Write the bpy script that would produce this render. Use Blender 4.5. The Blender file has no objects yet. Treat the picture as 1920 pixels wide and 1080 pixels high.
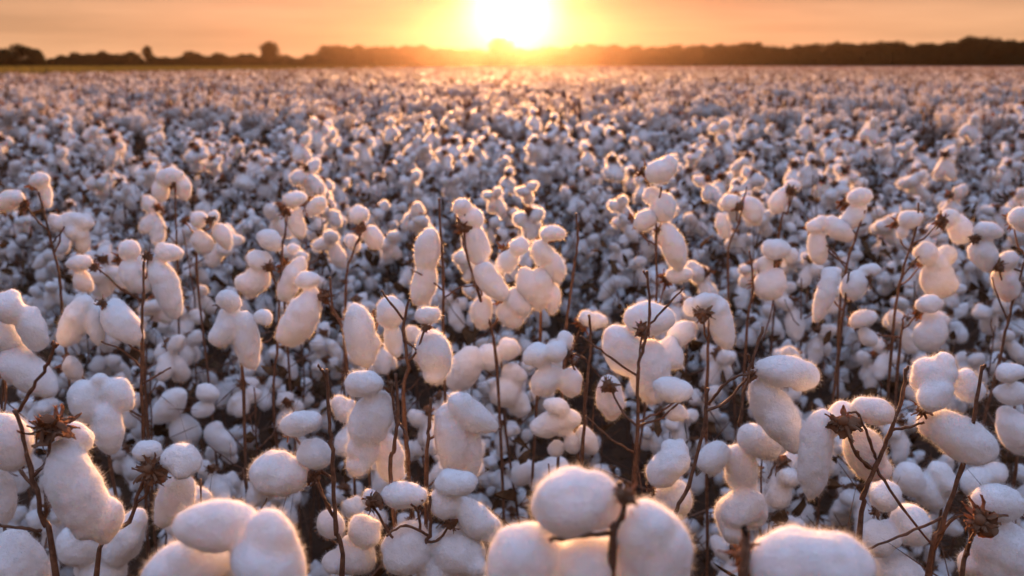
import bpy, bmesh, math, random
import numpy as np
from mathutils import Vector, Matrix, noise

random.seed(7)
RNG = np.random.default_rng(7)
S = bpy.context.scene
COL = S.collection
R = math.radians

# ------------------------------------------------------------------ camera
FPX = 1700.0                     # focal length in pixels of a 1920 wide frame
HORIZON = 121.0
CAMZ = 1.38
PITCH = math.atan((540 - HORIZON) / FPX)
SUN_EL = R(3.4)
cam = bpy.data.cameras.new('camera')
cam.sensor_width = 36
cam.lens = 36 * FPX / 1920
cam.clip_start = 0.02
cam.clip_end = 5000
cam.dof.use_dof = True
cam.dof.focus_distance = 1.0
cam.dof.aperture_fstop = 6.0
cam_o = bpy.data.objects.new('camera', cam)
COL.objects.link(cam_o)
cam_o.location = (0, 0, CAMZ)
cam_o.rotation_euler = (math.pi / 2 - PITCH, 0, 0)
S.camera = cam_o
CP, SP = math.cos(PITCH), math.sin(PITCH)


def at(px, py, Y):
    """point seen at a pixel of the photograph, Y metres ahead; also the size of one pixel there"""
    x, y = (px - 960) / FPX, (540 - py) / FPX
    d = Vector((x, CP + y * SP, -SP + y * CP))
    t = Y / d.y
    return Vector((0, 0, CAMZ)) + d * t, t / FPX


def project(p):
    v = Vector(p) - Vector((0, 0, CAMZ))
    t = v.y * CP - v.z * SP
    if t < 0.05:
        return None
    return 960 + FPX * v.x / t, 540 - FPX * (v.y * SP + v.z * CP) / t, t


# ------------------------------------------------------------------ materials
def mat(name):
    m = bpy.data.materials.new(name)
    m.use_nodes = True
    nt = m.node_tree
    nt.nodes.clear()
    out = nt.nodes.new('ShaderNodeOutputMaterial')
    return m, nt, nt.nodes, nt.links, out


def noise_col(N, L, scale, stops, detail=4, coord='Object', rough=0.6):
    tc = N.new('ShaderNodeTexCoord')
    no = N.new('ShaderNodeTexNoise')
    no.inputs['Scale'].default_value = scale
    no.inputs['Detail'].default_value = detail
    no.inputs['Roughness'].default_value = rough
    L.new(tc.outputs[coord], no.inputs['Vector'])
    r = N.new('ShaderNodeValToRGB')
    while len(r.color_ramp.elements) < len(stops):
        r.color_ramp.elements.new(0.5)
    for e, (p, c) in zip(r.color_ramp.elements, stops):
        e.position = p
        e.color = (*c, 1)
    L.new(no.outputs['Fac'], r.inputs['Fac'])
    return r, no


def mat_lint():
    m, nt, N, L, out = mat('cotton_lint')
    r, no = noise_col(N, L, 40, [(0.3, (0.84, 0.83, 0.81)), (0.7, (0.92, 0.915, 0.905))])
    p = N.new('ShaderNodeBsdfPrincipled')
    p.inputs['Roughness'].default_value = 0.95
    p.inputs['Specular IOR Level'].default_value = 0.1
    p.inputs['Subsurface Weight'].default_value = 0.75
    p.inputs['Subsurface Radius'].default_value = (1.0, 0.84, 0.72)
    p.inputs['Subsurface Scale'].default_value = 0.024
    p.inputs['Sheen Weight'].default_value = 0.35
    p.inputs['Sheen Roughness'].default_value = 0.5
    L.new(r.outputs['Color'], p.inputs['Base Color'])
    n2 = N.new('ShaderNodeTexNoise')
    n2.inputs['Scale'].default_value = 330
    n2.inputs['Detail'].default_value = 5
    tc = N.new('ShaderNodeTexCoord')
    L.new(tc.outputs['Object'], n2.inputs['Vector'])
    b = N.new('ShaderNodeBump')
    b.inputs['Strength'].default_value = 0.65
    b.inputs['Distance'].default_value = 0.003
    L.new(n2.outputs['Fac'], b.inputs['Height'])
    L.new(b.outputs['Normal'], p.inputs['Normal'])
    L.new(p.outputs['BSDF'], out.inputs['Surface'])
    return m


def mat_two(name, col, trans, tcol=None):
    """a thin body that reflects and lets light through"""
    m, nt, N, L, out = mat(name)
    d = N.new('ShaderNodeBsdfDiffuse')
    t = N.new('ShaderNodeBsdfTranslucent')
    x = N.new('ShaderNodeMixShader')
    x.inputs[0].default_value = trans
    if not isinstance(col[1], list):
        d.inputs['Color'].default_value = (*col, 1)
        t.inputs['Color'].default_value = (*(tcol or col), 1)
    else:
        r, no = noise_col(N, L, *col)
        L.new(r.outputs['Color'], d.inputs['Color'])
        L.new(r.outputs['Color'], t.inputs['Color'])
    L.new(d.outputs[0], x.inputs[1])
    L.new(t.outputs[0], x.inputs[2])
    L.new(x.outputs[0], out.inputs['Surface'])
    return m


def mat_bark(name, scale, stops, bump=0.6, dist=0.001):
    m, nt, N, L, out = mat(name)
    r, no = noise_col(N, L, scale, stops, 6)
    p = N.new('ShaderNodeBsdfPrincipled')
    p.inputs['Roughness'].default_value = 0.75
    p.inputs['Specular IOR Level'].default_value = 0.25
    b = N.new('ShaderNodeBump')
    b.inputs['Strength'].default_value = bump
    b.inputs['Distance'].default_value = dist
    L.new(no.outputs['Fac'], b.inputs['Height'])
    L.new(b.outputs['Normal'], p.inputs['Normal'])
    L.new(r.outputs['Color'], p.inputs['Base Color'])
    L.new(p.outputs['BSDF'], out.inputs['Surface'])
    return m


M_LINT = mat_lint()
def mat_fibre(name, fwd):
    """loose lint fibres: they reflect, and pass much of the light on nearly straight, as hair does"""
    m, nt, N, L, out = mat(name)
    d = N.new('ShaderNodeBsdfDiffuse')
    t = N.new('ShaderNodeBsdfTranslucent')
    f = N.new('ShaderNodeBsdfRefraction')
    for n_ in (d, t, f):
        n_.inputs['Color'].default_value = (0.90, 0.88, 0.85, 1)
    f.inputs['Roughness'].default_value = 1.0
    f.inputs['IOR'].default_value = 1.22
    x = N.new('ShaderNodeMixShader')
    x.inputs[0].default_value = 0.5
    y = N.new('ShaderNodeMixShader')
    y.inputs[0].default_value = fwd
    L.new(d.outputs[0], x.inputs[1])
    L.new(t.outputs[0], x.inputs[2])
    L.new(x.outputs[0], y.inputs[1])
    L.new(f.outputs[0], y.inputs[2])
    L.new(y.outputs[0], out.inputs['Surface'])
    return m


M_FUZZ = mat_fibre('cotton_fibre', 0.32)
M_FARFUZZ = mat_fibre('far_cotton_fibre', 0.13)
M_FARLINT = mat_two('far_cotton_sun_tint', (3, [(0.3, (0.74, 0.67, 0.60)), (0.7, (0.87, 0.82, 0.77))]), 0.6)  # far lint creamier than near lint: warm sunset light put into its colour
M_STEM = mat_bark('stem_bark', 130, [(0.25, (0.065, 0.033, 0.019)), (0.55, (0.18, 0.09, 0.05)), (0.85, (0.33, 0.19, 0.105))])
M_BUR = mat_two('dry_bur', (160, [(0.25, (0.14, 0.072, 0.042)), (0.55, (0.38, 0.21, 0.12)), (0.8, (0.58, 0.38, 0.24))], 6), 0.45)
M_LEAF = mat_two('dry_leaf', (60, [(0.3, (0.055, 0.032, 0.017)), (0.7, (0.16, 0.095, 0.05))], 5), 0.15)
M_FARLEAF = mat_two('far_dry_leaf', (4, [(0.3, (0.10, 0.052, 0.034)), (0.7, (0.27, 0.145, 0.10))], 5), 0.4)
M_SOIL = mat_bark('soil', 6, [(0.3, (0.036, 0.014, 0.005)), (0.6, (0.075, 0.032, 0.011)), (0.85, (0.13, 0.062, 0.024))], 1.0, 0.04)
M_GRASS = mat_two('meadow_grass', (0.15, [(0.3, (0.075, 0.068, 0.022)), (0.7, (0.15, 0.125, 0.04))], 5), 0.45)
M_CROWN = mat_two('tree_leaves', (0.35, [(0.3, (0.022, 0.024, 0.009)), (0.7, (0.060, 0.058, 0.022))], 4), 0.25)
M_TRUNK = mat_bark('tree_bark', 3, [(0.3, (0.03, 0.02, 0.014)), (0.7, (0.09, 0.065, 0.045))], 0.8, 0.03)


# ------------------------------------------------------------------ mesh helpers
def np_mesh(name, V, F, mats, midx=None, smooth=None):
    """V (n,3) array, F list of (m,k) index arrays"""
    me = bpy.data.meshes.new(name)
    V = np.asarray(V, dtype=np.float32)
    me.vertices.add(len(V))
    me.vertices.foreach_set('co', V.ravel())
    loops = np.concatenate([f.ravel() for f in F]).astype(np.int32)
    sizes = np.concatenate([np.full(len(f), f.shape[1], dtype=np.int32) for f in F])
    starts = np.concatenate(([0], np.cumsum(sizes)[:-1])).astype(np.int32)
    me.loops.add(len(loops))
    me.loops.foreach_set('vertex_index', loops)
    me.polygons.add(len(sizes))
    me.polygons.foreach_set('loop_start', starts)
    if midx is not None:
        me.polygons.foreach_set('material_index', np.asarray(midx, dtype=np.int32))
    for m in mats:
        me.materials.append(m)
    me.update(calc_edges=True)
    if smooth is not None:
        me.polygons.foreach_set('use_smooth', np.asarray(smooth, dtype=bool))
    else:
        me.polygons.foreach_set('use_smooth', np.ones(len(sizes), dtype=bool))
    me.validate()
    return me


def frame_of(d):
    d = np.asarray(d, float)
    d = d / (np.linalg.norm(d) + 1e-12)
    a = np.array([0, 0, 1.0]) if abs(d[2]) < 0.9 else np.array([1.0, 0, 0])
    u = np.cross(a, d)
    u /= np.linalg.norm(u)
    return d, u, np.cross(d, u)


def tube(pts, radii, sides=7, wob=0.0):
    """tapered tube along points -> V, quads, caps"""
    pts = [np.asarray(p, float) for p in pts]
    n = len(pts)
    V = []
    _, u, v = frame_of(pts[1] - pts[0])
    for i in range(n):
        d = pts[min(i + 1, n - 1)] - pts[max(i - 1, 0)]
        d /= np.linalg.norm(d) + 1e-12
        u = u - d * np.dot(u, d)
        u /= np.linalg.norm(u) + 1e-12
        v = np.cross(d, u)
        for k in range(sides):
            a = 2 * math.pi * k / sides
            r = radii[i] * (1 + wob * (random.random() - .5))
            V.append(pts[i] + r * (math.cos(a) * u + math.sin(a) * v))
    Q = []
    for i in range(n - 1):
        for k in range(sides):
            k2 = (k + 1) % sides
            Q.append((i * sides + k, i * sides + k2, (i + 1) * sides + k2, (i + 1) * sides + k))
    T = []
    for base, tip, flip in ((0, pts[0], True), ((n - 1) * sides, pts[-1], False)):
        c = len(V)
        V.append(tip)
        for k in range(sides):
            k2 = (k + 1) % sides
            T.append((base + k2, base + k, c) if flip else (base + k, base + k2, c))
    return np.array(V), np.array(Q), np.array(T)


def merge(parts):
    """[(V, Q, T)] -> V, [quads, tris]"""
    Vs, Qs, Ts, off = [], [], [], 0
    for V, Q, T in parts:
        Vs.append(V)
        if len(Q):
            Qs.append(np.asarray(Q) + off)
        if len(T):
            Ts.append(np.asarray(T) + off)
        off += len(V)
    F = []
    if Qs:
        F.append(np.concatenate(Qs))
    if Ts:
        F.append(np.concatenate(Ts))
    return np.concatenate(Vs), F


def spline(pts, sub=5, jitter=0.0):
    """Catmull-Rom through the points"""
    P = [np.asarray(p, float) for p in pts]
    if len(P) == 2:
        P = [P[0], (P[0] + P[1]) / 2, P[1]]
    out = []
    for i in range(len(P) - 1):
        p0, p1, p2, p3 = P[max(i - 1, 0)], P[i], P[i + 1], P[min(i + 2, len(P) - 1)]
        for k in range(sub):
            t = k / sub
            q = .5 * ((2 * p1) + (-p0 + p2) * t + (2 * p0 - 5 * p1 + 4 * p2 - p3) * t * t + (-p0 + 3 * p1 - 3 * p2 + p3) * t ** 3)
            if jitter and (i or k):
                q = q + np.array([random.gauss(0, jitter) for _ in range(3)])
            out.append(q)
    out.append(P[-1])
    return out


def stem_shape(pts, r0, r1, sub=5, jitter=0.0007, sides=7, knob=True):
    """bark tube from first to last point with small nodes along it"""
    P = spline(pts, sub, jitter)
    n = len(P)
    rad = []
    for i in range(n):
        r = r0 + (r1 - r0) * i / (n - 1)
        if knob and i % sub == 0 and 0 < i:
            r *= 1.25
        rad.append(r)
    return tube(P, rad, sides, 0.16)


def egg(p0, p1, w, skew=0.0, flat=1.0, bend=None, seg=14, rings=10):
    """soft lock of lint from tip to tip"""
    p0, p1 = np.asarray(p0, float), np.asarray(p1, float)
    L = np.linalg.norm(p1 - p0)
    if L < 2 * w:                      # never flatter than round
        c = (p0 + p1) / 2
        d = (p1 - p0) / (L + 1e-9)
        L = max(L, 1.6 * w)
        p0, p1 = c - d * L / 2, c + d * L / 2
    d, u, v = frame_of(p1 - p0)
    V = [p0]
    for i in range(1, rings):
        s = (1 - math.cos(math.pi * i / rings)) / 2
        q = s ** (1.0 + skew) if skew >= 0 else 1 - (1 - s) ** (1 - skew)
        r = w * 2.13 * max(0.0, q) ** 0.5 * max(0.0, 1 - q) ** 0.58 * (1 if i < rings else 0)
        c = p0 + (p1 - p0) * s
        if bend is not None:
            c = c + np.asarray(bend) * (4 * s * (1 - s))
        for k in range(seg):
            a = 2 * math.pi * k / seg
            V.append(c + r * (math.cos(a) * u + flat * math.sin(a) * v))
    V.append(p1)
    Q, T = [], []
    for k in range(seg):
        k2 = (k + 1) % seg
        T.append((0, 1 + k2, 1 + k))
        b = 1 + (rings - 2) * seg
        T.append((b + k, b + k2, len(V) - 1))
        for i in range(rings - 2):
            a0 = 1 + i * seg
            Q.append((a0 + k, a0 + k2, a0 + seg + k2, a0 + seg + k))
    return np.array(V), np.array(Q), np.array(T)


def tri_arrays(me):
    me.calc_loop_triangles()
    t = np.empty(len(me.loop_triangles) * 3, dtype=np.int32)
    me.loop_triangles.foreach_get('vertices', t)
    v = np.empty(len(me.vertices) * 3, dtype=np.float32)
    me.vertices.foreach_get('co', v)
    n = np.empty(len(me.vertices) * 3, dtype=np.float32)
    me.vertices.foreach_get('normal', n)
    return v.reshape(-1, 3), n.reshape(-1, 3), t.reshape(-1, 3)


def fuse(eggs, voxel, smooth):
    """merge overlapping locks into one soft continuous surface"""
    V, F = merge(eggs)
    me = np_mesh('tmp', V, F, [])
    o = bpy.data.objects.new('tmp', me)
    COL.objects.link(o)
    m = o.modifiers.new('r', 'REMESH')
    m.mode = 'VOXEL'
    m.voxel_size = voxel
    s = o.modifiers.new('s', 'SMOOTH')
    s.factor = 0.5
    s.iterations = smooth
    dg = bpy.context.evaluated_depsgraph_get()
    ev = bpy.data.meshes.new_from_object(o.evaluated_get(dg))
    bpy.data.objects.remove(o)
    bpy.data.meshes.remove(me)
    return ev


def lint_mesh(name, eggs, voxel, fibres, flen, fwid, lump, smooth=4, seed=0):
    """one boll's lint: fused locks, lumpy and covered with loose fibres"""
    ev = fuse(eggs, voxel, smooth)
    V, Nn, T = tri_arrays(ev)
    V = V.astype(float)
    sd = Vector((seed * 3.1, seed * 1.7, seed * 2.3))
    amp = np.array([noise.noise(Vector(p) * 27 + sd) * lump * 1.0 + noise.noise(Vector(p) * 58 + sd) * lump * 1.1 + noise.noise(Vector(p) * 150 + sd) * lump * .45 for p in V])
    V = V + Nn * amp[:, None]
    nq = len(ev.polygons)
    loops = np.empty(len(ev.loops), dtype=np.int32)
    ev.loops.foreach_get('vertex_index', loops)
    tot = np.empty(nq, dtype=np.int32)
    ev.polygons.foreach_get('loop_total', tot)
    st = np.empty(nq, dtype=np.int32)
    ev.polygons.foreach_get('loop_start', st)
    quads = loops[(st[tot == 4][:, None] + np.arange(4))] if (tot == 4).any() else np.zeros((0, 4), int)
    tris = loops[(st[tot == 3][:, None] + np.arange(3))] if (tot == 3).any() else np.zeros((0, 3), int)
    bpy.data.meshes.remove(ev)
    rng = np.random.default_rng(seed + 11)
    a, b, c = V[T[:, 0]], V[T[:, 1]], V[T[:, 2]]
    area = np.linalg.norm(np.cross(b - a, c - a), axis=1)
    f = rng.choice(len(T), fibres, p=area / area.sum())
    w = rng.dirichlet((1, 1, 1), fibres)
    P = a[f] * w[:, :1] + b[f] * w[:, 1:2] + c[f] * w[:, 2:]
    Nf = Nn[T[f, 0]].astype(float)
    rnd = rng.normal(size=(fibres, 3))
    d = Nf * 0.75 + rnd * 0.55
    d /= np.linalg.norm(d, axis=1)[:, None]
    ln = flen * rng.uniform(0.35, 1.25, (fibres, 1)) ** 1.3 * np.where(rng.random((fibres, 1)) < .01, 1.8, 1.0) * (1.0 + .35 * np.sin(P[:, :1] * 310 + 3 * np.sin(P[:, 1:2] * 270)) * np.sin(P[:, 2:3] * 290 + 2))
    side = np.cross(d, rng.normal(size=(fibres, 3)))
    side /= np.linalg.norm(side, axis=1)[:, None] + 1e-9
    curl = rng.normal(size=(fibres, 3)) * 0.5
    wd = fwid * rng.uniform(0.6, 1.3, (fibres, 1))
    p0 = P - d * flen * 0.12
    p1 = P + d * ln * 0.55 + curl * ln * 0.12
    p2 = P + d * ln + curl * ln * 0.5
    FV = np.stack([p0 - side * wd, p0 + side * wd, p1 + side * wd * .7, p1 - side * wd * .7, p2], axis=1).reshape(-1, 3)
    base = len(V) + np.arange(fibres)[:, None] * 5
    FQ = base + np.array([[0, 1, 2, 3]])
    FT = base + np.array([[3, 2, 4]])
    F, mi = [], []
    for q, k in ((quads, 0), (tris, 0), (FQ, 1), (FT, 1)):
        if len(q):
            F.append(q)
            mi.append(np.full(len(q), k))
    return np_mesh(name, np.concatenate([V, FV]), F, [M_LINT, M_FUZZ], np.concatenate(mi))


def bur_mesh(name, size, n=5, ragged=4, seed=0):
    """open dry bur: pointed boat-shaped carpels round a knob, plus torn bracts. Opens along +Z"""
    rnd = random.Random(seed)
    parts = []
    rows, cols = 7, 4

    def blade(ang, length, width, lift0, lift1, cup, z0=0.0, thick=0.05):
        top, bot = [], []
        a = ang
        for i in range(rows):
            s = i / (rows - 1)
            wdt = width * (math.sin(math.pi * (0.18 + 0.82 * s) ** 0.8) * .95 + .03) if s < 1 else width * rnd.uniform(.15, .5)
            el = lift0 + (lift1 - lift0) * s
            if i == 0:
                pr, pz = size * .10, z0
            else:
                pr += length / (rows - 1) * math.cos(el)
                pz += length / (rows - 1) * math.sin(el)
            for j in range(cols):
                q = (j / (cols - 1) - .5) * 2
                off = q * wdt + rnd.gauss(0, .03) * size
                zz = pz + cup * q * q * wdt + rnd.gauss(0, .04) * size
                x = pr * math.cos(a) - off * math.sin(a)
                y = pr * math.sin(a) + off * math.cos(a)
                top.append((x, y, zz))
                bot.append((x * .985, y * .985, zz - thick * size))
        V = np.array(top + bot)
        Q, m = [], rows * cols
        for i in range(rows - 1):
            for j in range(cols - 1):
                k = i * cols + j
                Q.append((k, k + cols, k + cols + 1, k + 1))
                Q.append((m + k, m + k + 1, m + k + cols + 1, m + k + cols))
        for i in range(rows - 1):
            for j in (0, cols - 1):
                k = i * cols + j
                Q.append((k, k + cols, m + k + cols, m + k) if j else (k + cols, k, m + k, m + k + cols))
        return V, np.array(Q), np.zeros((0, 3), int)

    for k in range(n):
        parts.append(blade(2 * math.pi * k / n + rnd.gauss(0, .12), size * rnd.uniform(.62, .95), size * rnd.uniform(.34, .50),
                           R(rnd.uniform(30, 80)), R(rnd.uniform(-40, 75)), rnd.uniform(.2, .8)))
    for k in range(ragged):
        parts.append(blade(rnd.uniform(0, 6.28), size * rnd.uniform(.4, 1.15), size * rnd.uniform(.04, .15),
                           R(rnd.uniform(-20, 80)), R(rnd.uniform(-90, 90)), rnd.uniform(-.5, .8), -size * .12, .02))
    V, Q, T = egg((0, 0, -size * .45), (0, 0, size * .25), size * .26, seg=8, rings=6)
    parts.append((V, Q, T))
    V, F = merge(parts)
    return np_mesh(name, V, F, [M_BUR])


def leaf_mesh(name, seed):
    """curled dead leaf on a stalk"""
    rnd = random.Random(seed)
    n, c = 7, 5
    top = []
    for i in range(n):
        s = i / (n - 1)
        w = .022 * math.sin(math.pi * (0.1 + .9 * s)) + .001
        for j in range(c):
            q = (j / (c - 1) - .5) * 2
            top.append((.01 + .055 * s, q * w + rnd.gauss(0, .002), -.035 * s * s + .018 * q * q + rnd.gauss(0, .003)))
    top = np.array(top)
    V = np.concatenate([top, top - [0, 0, .0006]])
    m = n * c
    Q = []
    for i in range(n - 1):
        for j in range(c - 1):
            k = i * c + j
            Q += [(k, k + c, k + c + 1, k + 1), (m + k, m + k + 1, m + k + c + 1, m + k + c)]
    st = tube([(0, 0, 0), (.012, 0, .003)], [.0007, .0006], 5)
    V, F = merge([(V, np.array(Q), np.zeros((0, 3), int)), st])
    return np_mesh(name, V, F, [M_LEAF])


def link(name, data, parent=None, M=None):
    o = bpy.data.objects.new(name, data)
    COL.objects.link(o)
    if parent is not None:
        o.parent = parent
    if M is not None:
        o.matrix_local = M
    return o


def thing(name, label, cat, loc, group=None):
    o = link(name, None)
    o.empty_display_size = 0.1
    o.location = loc
    o['label'] = label
    o['category'] = cat
    if group:
        o['group'] = group
    return o


def aim(d, roll=0.0):
    """rotation taking +Z onto d"""
    return Vector(d).to_track_quat('Z', 'Y').to_matrix() @ Matrix.Rotation(roll, 3, 'Z')


BURS = [bur_mesh('bur', 1.0, 4 + k % 2, 26 + k % 6, 50 + k) for k in range(6)]
LEAVES = [leaf_mesh('dried_leaf', 90 + k) for k in range(4)]

# ------------------------------------------------------------------ foreground plants
# lock: (x0, y0, x1, y1, half width [, skew [, depth offset in metres]]) in pixels of the photograph
# boll: (locks, bur) with bur = (x, y, size in px, depth offset) or None ; plant: label, depth, stem, branches, bolls
H = []


def plant(label, Y, stem, bolls, branches=()):
    H.append((label, Y, stem, branches, bolls))

plant('largest fluffy boll, close to the lens at the bottom centre, split by a bract', .50,
      [(1163, 905), (1157, 1000), (1148, 1110)],
      [([(998, 962, 1160, 925, 62), (1212, 945, 1224, 1125, 84, 0, .0), (1035, 990, 925, 1110, 66, 0, .0), (1105, 1010, 1070, 1120, 62, 0, -.006)], (1176, 926, 30, -.018))],
      [[(1152, 1000), (1095, 1003), (1030, 1014)], [(1152, 990), (1125, 968)]])
plant('large cotton boll cut off by the bottom edge, two round locks, lower left', .55, None,
      [([(322, 990, 482, 962, 47), (470, 985, 545, 1120, 74, 0, -.012), (268, 1100, 440, 1045, 62, 0, .008)], (455, 1010, 30, .02))])
plant('wide flat cotton boll at the bottom edge with a red-brown bract at its left end', .51,
      [(1402, 1030), (1396, 1075), (1390, 1120)],
      [([(1402, 1060, 1640, 1068, 80), (1420, 1075, 1600, 1110, 60, 0, .01)], (1398, 1042, 46, -.004))])
plant('long hanging white lock under a ragged brown bur at the left edge', .78,
      [(27, 769), (58, 875), (82, 978), (104, 1085)],
      [([(112, 822, 204, 1020, 50, .05), (105, 800, 172, 838, 27, 0, .012)], (95, 798, 54, -.014)),
       ([(-6, 778, 30, 885, 40), (-14, 880, 14, 980, 32), (-10, 1015, 75, 1110, 56)], None)],
      [[(33, 771), (58, 733), (84, 689), (104, 644)], [(85, 985), (88, 911), (93, 830)], [(78, 996), (40, 990), (-6, 982)], [(104, 650), (100, 640)]])
plant('boll with its star-shaped brown bur facing the viewer and round puffs at both sides', 1.0,
      [(284, 890), (262, 915), (242, 978), (180, 1080)],
      [([(252, 852, 300, 838, 19, 0, .012), (306, 850, 374, 880, 35), (345, 890, 300, 985, 36, 0, .02)], (284, 882, 40, -.02))],
      [[(240, 980), (200, 1000), (160, 990)]])
plant('white boll of two big puffs low behind the large bottom left boll', 1.15, None,
      [([(118, 1045, 182, 1000, 40), (210, 1060, 266, 955, 36), (150, 1090, 230, 1060, 40)], None)])
plant('cluster of four plump locks, three above and one hanging, left of centre left', 1.3, None,
      [([(152, 712, 166, 795, 31), (172, 715, 204, 712, 15), (195, 716, 249, 766, 27), (195, 755, 213, 852, 29, 0, -.01)], None)])
plant('tall pile of big white locks at the left edge', 1.3, [(6, 700), (2, 800), (0, 900)],
      [([(3, 548, 36, 605, 30), (42, 572, 76, 660, 28), (0, 598, 24, 660, 27)], None), ([(8, 668, 108, 740, 34, 0), (10, 650, 50, 690, 26)], None)])
plant('plant with a dark bare stem between two fluffy bolls at mid left', 1.4,
      [(270, 490), (268, 560), (266, 640), (269, 830)],
      [([(168, 555, 118, 650, 29), (182, 568, 186, 652, 20)], None), ([(195, 572, 264, 642, 32), (200, 570, 240, 590, 18)], (190, 568, 14, -.02)), ([(125, 668, 152, 712, 18)], None)],
      [[(266, 690), (235, 660), (190, 640)], [(267, 720), (300, 700), (320, 690)]])
plant('plant with a long drooping white lock hanging from a small cap', 1.6, [(272, 470), (270, 540), (268, 660)],
      [([(288, 470, 345, 473, 18), (286, 480, 330, 602, 29, .1)], (276, 478, 15, -.015)), ([(222, 472, 264, 468, 18), (236, 488, 276, 552, 24)], None), ([(124, 496, 172, 490, 16), (140, 510, 175, 545, 17)], (180, 500, 16, -.01))])
plant('spreading boll with a peach lock and a long pale lock beside it', 1.4, None,
      [([(404, 556, 456, 573, 17), (398, 645, 443, 583, 28), (458, 580, 474, 694, 26), (474, 592, 511, 596, 15), (430, 590, 470, 620, 24, 0, .01)], None)])
plant('stacked boll, one puff above another, left of a dark straight stem', 1.7, [(530, 450), (524, 550), (520, 640), (514, 790)],
      [([(484, 440, 532, 462, 19), (463, 482, 512, 492, 22), (454, 548, 502, 498, 27)], (506, 500, 17, -.015)), ([(528, 565, 570, 480, 23), (540, 465, 560, 470, 12)], None)],
      [[(521, 620), (500, 640), (480, 640)]])
plant('tall boll with a cap and a slanting body beside dark twigs', 1.5, [(618, 520), (625, 580), (650, 680)],
      [([(553, 530, 602, 522, 16), (528, 645, 592, 540, 30), (560, 560, 585, 600, 26)], (610, 555, 20, -.01))],
      [[(625, 580), (650, 620), (670, 640)]])
plant('bare forked stem with a cotton puff on a side twig, left of centre', 1.0,
      [(612, 692), (616, 770), (622, 830), (624, 900), (630, 990), (642, 1090)],
      [([(468, 885, 586, 888, 41), (480, 880, 540, 860, 22, 0, .01)], (592, 895, 24, -.005)), ([(526, 802, 606, 784, 25), (560, 835, 622, 868, 28)], None)],
      [[(625, 965), (608, 935), (592, 905)], [(613, 712), (604, 695), (596, 684)]])
plant('dim cluster of small round locks in shade at lower left', 1.9, None,
      [([(346, 732, 288, 792, 24), (368, 726, 412, 746, 19), (330, 780, 362, 838, 29), (358, 772, 404, 764, 16)], None), ([(388, 796, 442, 852, 22), (420, 850, 445, 865, 12)], None)])
plant('tall curved boll with a sunlit hollow, right of the bare forked stem', 1.05,
      [(742, 700), (746, 780), (740, 840), (736, 940)],
      [([(646, 722, 718, 722, 27), (718, 736, 672, 836, 41), (688, 800, 664, 895, 33), (728, 815, 738, 905, 26, 0, .02)], (732, 722, 20, -.004))],
      [[(742, 790), (760, 810), (768, 870)]])
plant('boll with one long upright lock and another arching over to its right, bottom centre left', 1.1,
      [(808, 745), (805, 800), (800, 900)],
      [([(842, 742, 934, 806, 31), (838, 755, 856, 890, 38), (878, 782, 884, 900, 28)], (848, 748, 14, .02))])
plant('big egg-shaped lock under a small cap in the centre', 1.2, [(768, 560), (756, 620), (765, 690), (758, 790)],
      [([(776, 591, 824, 585, 19), (802, 622, 822, 718, 38), (792, 640, 800, 680, 22)], (798, 612, 14, -.02))],
      [[(757, 600), (735, 570), (715, 545)], [(760, 640), (780, 655)]])
plant('pair of long pale locks hanging side by side left of centre', 1.35, None,
      [([(664, 568, 690, 692, 34), (650, 600, 690, 600, 24)], None), ([(726, 556, 736, 614, 28), (734, 600, 738, 668, 20)], (712, 590, 14, -.01))])
plant('low spreading plant with a brick-red bur and pointed white locks at bottom centre left', 1.0,
      [(806, 930), (805, 1005), (780, 1030), (748, 1080)],
      [([(814, 908, 898, 902, 28), (806, 932, 868, 948, 32), (848, 935, 934, 1008, 34, .2)], (845, 985, 20, -.01)),
       ([(716, 930, 802, 928, 27), (676, 938, 712, 928, 18, 0, .01)], (696, 942, 27, -.015)),
       ([(735, 1070, 790, 985, 46), (818, 1010, 902, 1065, 48), (800, 1040, 840, 1100, 40)], None)],
      [[(788, 1000), (784, 960), (770, 945)], [(805, 1005), (760, 985), (725, 1005)], [(784, 955), (792, 938)]])
plant('group of bluish white puffs at the bottom edge left of the brick-red bur', 1.02, None,
      [([(598, 990, 642, 972, 28), (660, 975, 712, 1012, 31), (642, 1012, 694, 1065, 38), (615, 1040, 640, 1070, 24)], None)])
plant('five-lobed boll like a flower, sunlit from behind, in the centre', 1.3, [(1104, 590), (1107, 650), (1098, 740), (1090, 870)],
      [([(984, 661, 1032, 666, 26), (1020, 662, 1064, 658, 22, 0, -.012), (1044, 640, 1074, 640, 18), (1000, 738, 1052, 690, 28), (1076, 688, 1066, 744, 22)], (1068, 664, 17, -.01))],
      [[(1104, 680), (1090, 668), (1072, 664)]])
plant('boll of stubby finger-like locks below the flower-shaped boll', 1.4, None,
      [([(1018, 756, 1068, 772, 18), (992, 808, 1092, 784, 25), (1038, 828, 1052, 852, 16), (1068, 810, 1078, 852, 17)], None), ([(1088, 800, 1115, 850, 18)], None)])
plant('pale long lock low in shade beside the dark soil in the bottom centre', 1.7, None,
      [([(1008, 930, 1056, 858, 38), (962, 905, 1000, 868, 22)], None)])
plant('broad dim cluster of shaded locks in the centre', 1.7, None,
      [([(848, 732, 892, 650, 31), (904, 655, 932, 690, 25), (940, 642, 966, 672, 22)], None), ([(928, 755, 966, 712, 31), (940, 690, 988, 712, 22), (955, 735, 985, 780, 22)], None)])
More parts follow.
